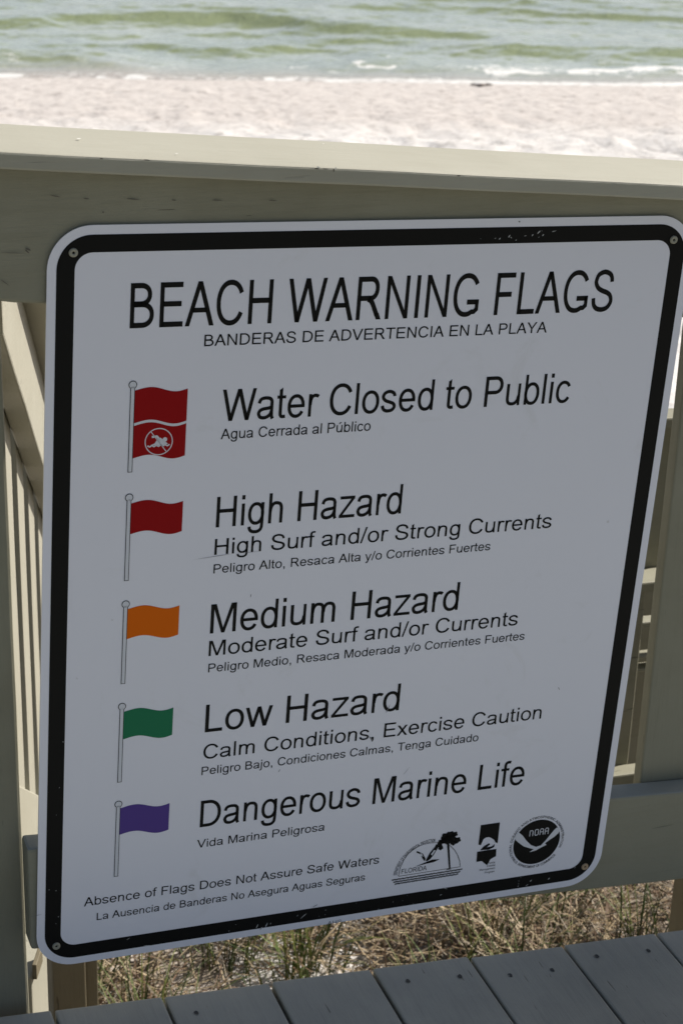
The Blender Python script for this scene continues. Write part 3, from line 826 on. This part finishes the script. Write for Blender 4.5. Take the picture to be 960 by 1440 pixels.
MBOT= [[0.57497, 0.83773], [0.58262, 0.83744], [0.59195, 0.83741], [0.6025, 0.83756], [0.60333, 0.84865], [0.59598, 0.85198], [0.5916, 0.86077], [0.58321, 0.85294], [0.57578, 0.85326]]
MWING= [[0.57895, 0.83587], [0.58413, 0.83024], [0.59076, 0.82706], [0.59262, 0.82908], [0.58792, 0.83281], [0.59535, 0.83248], [0.59923, 0.82961], [0.59881, 0.83401], [0.59189, 0.8369]]
MTXT= [[0.5936, 0.85784], [0.603, 0.85784], [0.59174, 0.86204], [0.60353, 0.86243], [0.58173, 0.86669], [0.60407, 0.86703], [0.58957, 0.87171], [0.60371, 0.87199]]
FDOME= [[0.46658, 0.85719], [0.46784, 0.84458], [0.47161, 0.83428], [0.47719, 0.82506], [0.48388, 0.8199], [0.49072, 0.81632], [0.49774, 0.81446], [0.5049, 0.81386], [0.51215, 0.81404], [0.5195, 0.81502], [0.52702, 0.81743], [0.53476, 0.82174], [0.54219, 0.82978], [0.54756, 0.83878], [0.55155, 0.84854], [0.55287, 0.85665]]
FLINES= [[0.46662, 0.85766], [0.55321, 0.85702], [0.45768, 0.862], [0.55661, 0.86121], [0.46016, 0.86554], [0.55405, 0.86476], [0.46233, 0.86872], [0.55144, 0.86799]]
FTRUNK= [[0.53042, 0.81935], [0.53369, 0.81986], [0.53941, 0.85734], [0.54162, 0.8588], [0.53203, 0.85836], [0.53702, 0.85695]]
FCROWN= [[0.53307, 0.80576, 0.00439], [0.52667, 0.80711, 0.00439], [0.53965, 0.80598, 0.00336], [0.54459, 0.8153, 0.00361], [0.53948, 0.8181, 0.00336], [0.5318, 0.81443, 0.00439], [0.52503, 0.8123, 0.00387], [0.52122, 0.81482, 0.00336], [0.51989, 0.81882, 0.00284], [0.52212, 0.82353, 0.00258], [0.5163, 0.81919, 0.00181], [0.53653, 0.81095, 0.00439]]
FWING1= [[0.48875, 0.82268], [0.49767, 0.82828], [0.50228, 0.8368], [0.50117, 0.84022], [0.49782, 0.83563], [0.49484, 0.82892], [0.48843, 0.82527]]
FWING2= [[0.5024, 0.83948], [0.50715, 0.82898], [0.51289, 0.82131], [0.51978, 0.81351], [0.51871, 0.82144], [0.51329, 0.83229], [0.50906, 0.83787], [0.505, 0.84083]]
FBODY= [[0.48864, 0.84667], [0.50125, 0.84242], [0.51183, 0.83941], [0.52242, 0.84046], [0.51486, 0.84349], [0.51084, 0.84395], [0.50362, 0.84437]]
FTEXT= [[0.47015, 0.85385], [0.50536, 0.85453], [0.46948, 0.84671]]
SCR= [[0.5104, 0.0243, 0.5119, 0.0218, 1.2], [0.5216, 0.022, 0.5239, 0.0188, 1.6], [0.5242, 0.0213, 0.5262, 0.0229, 1], [0.5309, 0.0255, 0.5326, 0.0247, 1], [0.541, 0.0208, 0.5444, 0.02, 1], [0.5508, 0.0209, 0.5523, 0.0185, 1.4], [0.5576, 0.0186, 0.5607, 0.0146, 1.8], [0.5642, 0.0212, 0.5657, 0.0188, 1.5], [0.5753, 0.0165, 0.5813, 0.0149, 0.8], [0.2778, 0.9033, 0.2802, 0.8973, 1.3], [0.2827, 0.9073, 0.2862, 0.9026, 1.5], [0.2901, 0.9044, 0.2925, 0.8973, 1.8], [0.2965, 0.9012, 0.2972, 0.8982, 1], [0.3362, 0.8996, 0.3443, 0.8925, 1.2], [0.4423, 0.9039, 0.4442, 0.9032, 1.2], [0.5284, 0.8967, 0.5313, 0.895, 1.2], [0.5313, 0.8852, 0.5387, 0.8886, 1], [0.6525, 0.9031, 0.6564, 0.9004, 1], [0.6581, 0.8973, 0.6609, 0.8944, 1.5], [0.6856, 0.8985, 0.6873, 0.8954, 1.6], [0.7233, 0.8867, 0.7239, 0.8835, 1], [0.1108, 0.8914, 0.1151, 0.888, 0.8], [0.1327, 0.9037, 0.1444, 0.9048, 1], [0.0255, 0.8435, 0.0263, 0.8417, 0.8], [0.0246, 0.0254, 0.0253, 0.0247, 0.8]]
SMUD= [[0.1705, 0.3876, 0.2209, 0.3839, 0.7], [0.2209, 0.3839, 0.2515, 0.3839, 0.5], [0.3515, 0.8851, 0.3588, 0.8811, 0.8], [0.243, 0.4415, 0.2436, 0.437, 0.8], [0.2924, 0.6805, 0.2949, 0.6759, 0.7], [0.6617, 0.6066, 0.6643, 0.611, 1.2], [0.4081, 0.6451, 0.4136, 0.6538, 1.5], [0.4272, 0.6158, 0.4317, 0.6035, 1], [0.5317, 0.0035, 0.5345, 0.0044, 1.8], [-0.0105, 0.8373, 0.0065, 0.8352, 0.6], [0.4584, 0.7073, 0.467, 0.6962, 0.5]]

def pobj(name, polys, mat, parent=None, y=0.0003):
    vs, fs = [], []
    for p in polys:
        b0 = len(vs); vs += [tuple(q[:2]) for q in p]; fs.append(tuple(range(b0, b0 + len(p))))
    return sobj(name, vs, clean_orient([(a_, -b_) for a_, b_ in vs], fs), mat, parent, y)
def arc_text(name, s, c_, r, a0, a1, h, mat, parent, y=0.0003, bold=1.0):
    """letters standing outward on a circle from angle a0 to a1 (degrees, clockwise positive from the top)"""
    adv = [GL[ch][0] for ch in s]; tot = sum(adv); x = 0; vs, fs = [], []
    k = math.radians(abs(a1 - a0)) * r / tot; q = h / 1466.0; sgn = 1 if a1 > a0 else -1
    for ch in s:
        w_ = GL[ch][0]; g = GL[ch][1]
        mid = math.radians(a0) + sgn * (x + w_ / 2) * k / r
        b0 = len(vs)
        for p in g.v:
            dx = (p[0] - w_ / 2) * k; dy = p[1] * q
            if sgn > 0: rr = r + dy; ux, uy = math.sin(mid), -math.cos(mid); tx, ty = math.cos(mid), math.sin(mid)
            else: rr = r - dy; ux, uy = math.sin(mid), -math.cos(mid); tx, ty = -math.cos(mid), -math.sin(mid)
            vs.append((c_[0] + ux * rr + tx * dx, c_[1] + uy * rr + ty * dx))
        fs += [tuple(i + b0 for i in f) for f in g.f]
        x += w_
    n0 = len(vs)
    vs += [(p[0] + 0.00012, p[1] + 0.00008) for p in vs]; fs += [tuple(i + n0 for i in f) for f in fs]     # heavier small type
    return sobj(name, vs, clean_orient([(a_, -b_) for a_, b_ in vs], fs), mat, parent, y)
NC = (0.6607, 0.8359); NR = 0.0338
nl = pobj('round_agency_seal', [disk(NC, NR, 48)], M_black)
pobj('bird_shape', [GULL], M_wink, nl, 0.00036)
nb_ = G(170, 170)
for k_, ch in enumerate('nOAA'):
    x_ = k_ * 1150
    if ch == 'n': nb_.stroke([(x_ + 130, 0), (x_ + 130, 1250)]).stroke([(x_ + 130, 1180), (x_ + 620, 1180), (x_ + 800, 1040), (x_ + 800, 0)])
    elif ch == 'O': nb_.stroke([(x_ + 250, 85), (x_ + 700, 85), (x_ + 850, 250), (x_ + 850, 1120), (x_ + 700, 1280), (x_ + 280, 1280), (x_ + 130, 1120), (x_ + 130, 250)], closed=True)
    else: nb_.stroke([(x_ + 130, 0), (x_ + 130, 1080), (x_ + 300, 1280), (x_ + 700, 1280), (x_ + 850, 1080), (x_ + 850, 0)]).rect(x_ + 130, 560, x_ + 850, 720)
_x0, _x1 = NOAAT[0][0], NOAAT[1][0]
_v = [(_x0 + p[0] / 4400 * (_x1 - _x0), 0.8256 - p[1] / 1366 * 0.0098) for p in nb_.v]
sobj('seal_name', _v, clean_orient([(a_, -b_) for a_, b_ in _v], nb_.f), M_wink, nl, 0.00042)
arc_text('seal_ring_text', 'NATIONAL OCEANIC AND ATMOSPHERIC ADMINISTRATION', NC, NR + 0.0022, -128, 112, 0.0036, M_black, nl)
arc_text('seal_ring_text', 'U.S. DEPARTMENT OF COMMERCE', NC, NR + 0.0058, 232, 128, 0.0036, M_black, nl)
ml = pobj('coastal_program_emblem', [MTOP, MBOT], M_black)
pobj('heron_shape', [MWING], M_black, ml, 0.00036)
for (s, a_, b_) in (('Florida', 0, 1), ('Coastal', 2, 3), ('Management', 4, 5), ('Program', 6, 7)):
    text_obj('emblem_text', s, MTXT[a_][0], MTXT[b_][0], MTXT[a_][1] + 0.0014, 0.0028, M_black, ml)
lg = G(1, 1)
lg.stroke([tuple(p) for p in FDOME], pen=(0.0006, 0.0006))
lg.stroke([tuple(FLINES[0]), tuple(FLINES[1])], pen=(0.0005, 0.0005))
for i in (1, 2, 3):
    a_, b_ = FLINES[2 * i], FLINES[2 * i + 1]; pts = []
    for j in range(73):
        t = j / 72; pts.append((a_[0] + (b_[0] - a_[0]) * t, a_[1] + (b_[1] - a_[1]) * t + 0.00022 * math.sin(j * math.pi / 2.0)))
    lg.stroke(pts, pen=(0.0011, 0.0011))
lo = sobj('florida_emblem', lg.v, clean_orient([(a_, -b_) for a_, b_ in lg.v], lg.f), M_black)
pobj('palm_trunk', [[FTRUNK[0], FTRUNK[1], FTRUNK[2], FTRUNK[5]], [FTRUNK[5], FTRUNK[3], FTRUNK[4]]], M_black, lo, 0.00034)
crown = [[(c_[0] + 1.3 * c_[2] * (1 + 0.16 * math.sin(5 * k * math.pi / 9)) * math.cos(k * math.pi / 9), c_[1] + 1.3 * c_[2] * 0.95 * (1 + 0.16 * math.sin(5 * k * math.pi / 9)) * math.sin(k * math.pi / 9)) for k in range(18)] for c_ in FCROWN]
for i, cc in enumerate(crown): pass
vs, fs = [], []
co_ = sobj('palm_crown', [p for c_ in crown for p in c_], clean_orient([(a_, -b_) for c_ in crown for a_, b_ in c_], [tuple(range(18 * i, 18 * i + 18)) for i in range(len(crown))]), M_black, lo, 0.00036)
pobj('flying_bird', [FWING1, FWING2, FBODY], M_black, lo, 0.00038)
pobj('wing_highlight', [[(0.5090, 0.8310), (0.5130, 0.8250), (0.5150, 0.8262), (0.5110, 0.8330)], [(0.4935, 0.8262), (0.4965, 0.8285), (0.4985, 0.8330), (0.4960, 0.8310)]], M_wink, lo, 0.00044)
text_obj('emblem_name', 'FLORIDA', FTEXT[0][0], FTEXT[1][0], 0.8542, 0.0069, M_black, lo)
DC = (0.5098, 0.8585)
arc_text('emblem_text', 'DEPARTMENT OF ENVIRONMENTAL PROTECTION', DC, 0.0458, -86, 4, 0.0048, M_black, lo)

# ---- scratches and smudges
def slivers(name, items, mat, y):
    vs, fs = [], []
    for (a_, b_, c_, d_, w_) in items:
        w_ = w_ * 0.00050; dx, dy = c_ - a_, d_ - b_; l = math.hypot(dx, dy) or 1; nx, ny = -dy / l * w_, dx / l * w_
        b0 = len(vs)
        j = lambda: random.uniform(0.4, 1.2)
        vs += [(a_, b_), (a_ + dx * .3 + nx * j(), b_ + dy * .3 + ny * j()), (a_ + dx * .7 + nx * j(), b_ + dy * .7 + ny * j()), (c_, d_), (a_ + dx * .6 - nx * j(), b_ + dy * .6 - ny * j()), (a_ + dx * .25 - nx * j(), b_ + dy * .25 - ny * j())]
        fs.append(tuple(range(b0, b0 + 6)))
    o = sobj(name, vs, clean_orient([(p, -q) for p, q in vs], fs), mat, None, y)
    o['kind'] = 'stuff'; return o
extra = []
for k in range(26):
    e_ = random.random()
    if e_ < 0.6: u_ = random.uniform(0.24, 0.72); v_ = random.uniform(0.889, 0.905)
    elif e_ < 0.8: u_ = random.uniform(0.48, 0.60); v_ = random.uniform(0.012, 0.027)
    else: u_ = random.uniform(0.011, 0.028); v_ = random.uniform(0.6, 0.88)
    extra.append([u_, v_, u_ + random.uniform(-.0012, .0022), v_ - random.uniform(.0004, .002), random.uniform(.4, .9)])
slivers('scratches', SCR + extra, M_scr, 0.00034)
slivers('smudges', SMUD, M_soft, 0.00055)

# ---- corner screws
M_screw = plain('painted_screw_head', (0.30, 0.29, 0.23), 0.55)
for i, (u_, v_, ic) in enumerate([(.0272, .0285, (0.33, .32, .26)), (.7350, .0285, (.33, .32, .26)), (.0240, .8840, (.33, .32, .26)), (.7385, .8862, (.50, .42, .30))]):
    n = 20; vs = []
    for rr, yy in ((0.0049, 0.0003), (0.0047, 0.0016), (0.0038, 0.0022), (0.0017, 0.0020), (0.0013, 0.0008)):
        for k in range(n):
            an = 2 * math.pi * k / n
            vs.append((u_ + rr * math.cos(an), -yy, SHH - v_ - rr * math.sin(an)))
    fs = []
    for q in range(4):
        for k in range(n): fs.append((q * n + k, q * n + (k + 1) % n, (q + 1) * n + (k + 1) % n, (q + 1) * n + k))
    sc2 = mesh_obj('screw', vs, fs, M_screw if i != 3 else plain('rusty_screw_head', (0.42, 0.30, 0.19), 0.6), sign, smooth=True, at='local')
    mesh_obj('screw_recess', [(u_ + 0.0013 * math.cos(2 * math.pi * k / 8), -0.00085, SHH - v_ - 0.0013 * math.sin(2 * math.pi * k / 8)) for k in range(8)], [tuple(range(8))], M_black, sc2, at='local')

# ------------------------------------------------------------------ grass beneath and beyond the boardwalk
def blades(name, n, area, lmin, lmax, width, mats, lean, seedv, clump=None, flat=0.0):
    r = np.random.default_rng(seedv)
    x0, x1, y0, y1 = area
    if clump:
        cx = r.uniform(x0, x1, clump); cy = r.uniform(y0, y1, clump)
        k = r.integers(0, clump, n)
        x = cx[k] + r.normal(0, 0.030, n); y = cy[k] + r.normal(0, 0.030, n)
        az = np.arctan2(y - cy[k], x - cx[k]) + r.normal(0, 0.6, n)
    else:
        x = r.uniform(x0, x1, n); y = r.uniform(y0, y1, n)
        dens = fbm(x * 3.0, y * 3.0, seedv, 3)
        keep = (dens - 0.10 * np.clip(1.1 - x - 0.15 * y, 0, 1)) > r.uniform(0.38, 0.58, n)
        x, y = x[keep], y[keep]; n = len(x)
        az = r.uniform(0, 2 * np.pi, n)
    z = ground_z(x, y)
    L = r.uniform(lmin, lmax, n); w = width * r.uniform(0.6, 1.3, n)
    th0 = r.uniform(0.05, 0.45, n) if not flat else r.uniform(1.0, 1.55, n)
    bend = r.uniform(0.2, lean, n)
    seg = 5
    px, py, pz = x.copy(), y.copy(), z - 0.004
    if flat: pz = pz + r.uniform(0.004, 0.05, n)
    rows = []
    sx, sy = -np.sin(az), np.cos(az)
    for i in range(seg + 1):
        t = i / seg
        hw = w * (1 - t) ** 0.6 * 0.5 if not flat else w * 0.5 * (1 - 0.4 * t)
        hw = np.maximum(hw, 0.0003)
        rows.append(np.stack([px - sx * hw, py - sy * hw, pz], -1)); rows.append(np.stack([px + sx * hw, py + sy * hw, pz + hw * 0.4], -1))
        th = th0 + bend * t ** 1.3 * (1 if not flat else r.uniform(-0.8, 1.0, n))
        px = px + np.cos(az) * np.sin(th) * L / seg; py = py + np.sin(az) * np.sin(th) * L / seg; pz = pz + np.cos(th) * L / seg
        if flat: az = az + r.normal(0, 0.25, n)
    V = np.stack(rows, 1)                       # n, 2(seg+1), 3
    m = 2 * (seg + 1)
    base = (np.arange(n) * m)[:, None, None]
    q = np.array([(2 * i, 2 * i + 1, 2 * i + 3, 2 * i + 2) for i in range(seg)])[None]
    F = (base + q).reshape(-1, 4)
    co = V.reshape(-1, 3)
    me = bpy.data.meshes.new(name)
    me.vertices.add(len(co)); me.vertices.foreach_set('co', co.ravel())
    me.loops.add(F.size); me.loops.foreach_set('vertex_index', F.ravel().astype(np.int32))
    me.polygons.add(len(F)); me.polygons.foreach_set('loop_start', np.arange(len(F)) * 4); me.polygons.foreach_set('loop_total', np.full(len(F), 4))
    me.update(calc_edges=True)
    for mm in mats: me.materials.append(mm)
    mi = np.repeat(r.integers(0, len(mats), n), seg)
    me.polygons.foreach_set('material_index', mi.astype(np.int32))
    o = bpy.data.objects.new(name, me); COL.objects.link(o)
    return o
def leafmat(name, c, tr=0.25):
    m, nt, b = new_mat(name)
    v, raw = mapped(nt, (1, 1, 1))
    n1 = noise_tex(nt, raw, 20, 3, 0.6)
    nt.links.new(mixc(nt, n1, (c[0] * 0.65, c[1] * 0.65, c[2] * 0.6), (c[0] * 1.3, c[1] * 1.3, c[2] * 1.3)), b.inputs['Base Color'])
    b.inputs['Roughness'].default_value = 0.6
    b.inputs['Specular IOR Level'].default_value = 0.25
    return m
G1 = [leafmat('green_blade', (0.10, 0.14, 0.04)), leafmat('yellow_green_blade', (0.15, 0.165, 0.045)), leafmat('dark_blade', (0.05, 0.075, 0.022))]
D1 = [leafmat('straw_blade', (0.27, 0.20, 0.12)), leafmat('brown_blade', (0.15, 0.095, 0.06)), leafmat('pale_straw_blade', (0.38, 0.30, 0.20)), leafmat('grey_straw_blade', (0.24, 0.20, 0.155))]
AREA = (-0.3, 3.0, 0.25, 2.6)
o = blades('green_grass', 7000, AREA, 0.08, 0.27, 0.0042, G1, 1.8, 61, clump=190)
tag(o, 'green grass blades in loose tufts on the sand below the fence', 'grass', kind='stuff')
o = blades('dry_grass', 14000, AREA, 0.04, 0.17, 0.0040, D1, 1.9, 62, clump=700)
tag(o, 'dry tan and brown grass on the sand below the fence', 'grass', kind='stuff')
o = blades('straw_litter', 70000, AREA, 0.05, 0.15, 0.0036, D1, 0.6, 63, flat=1.0)
tag(o, 'matted dead straw lying on the sand below the fence', 'straw', kind='stuff')
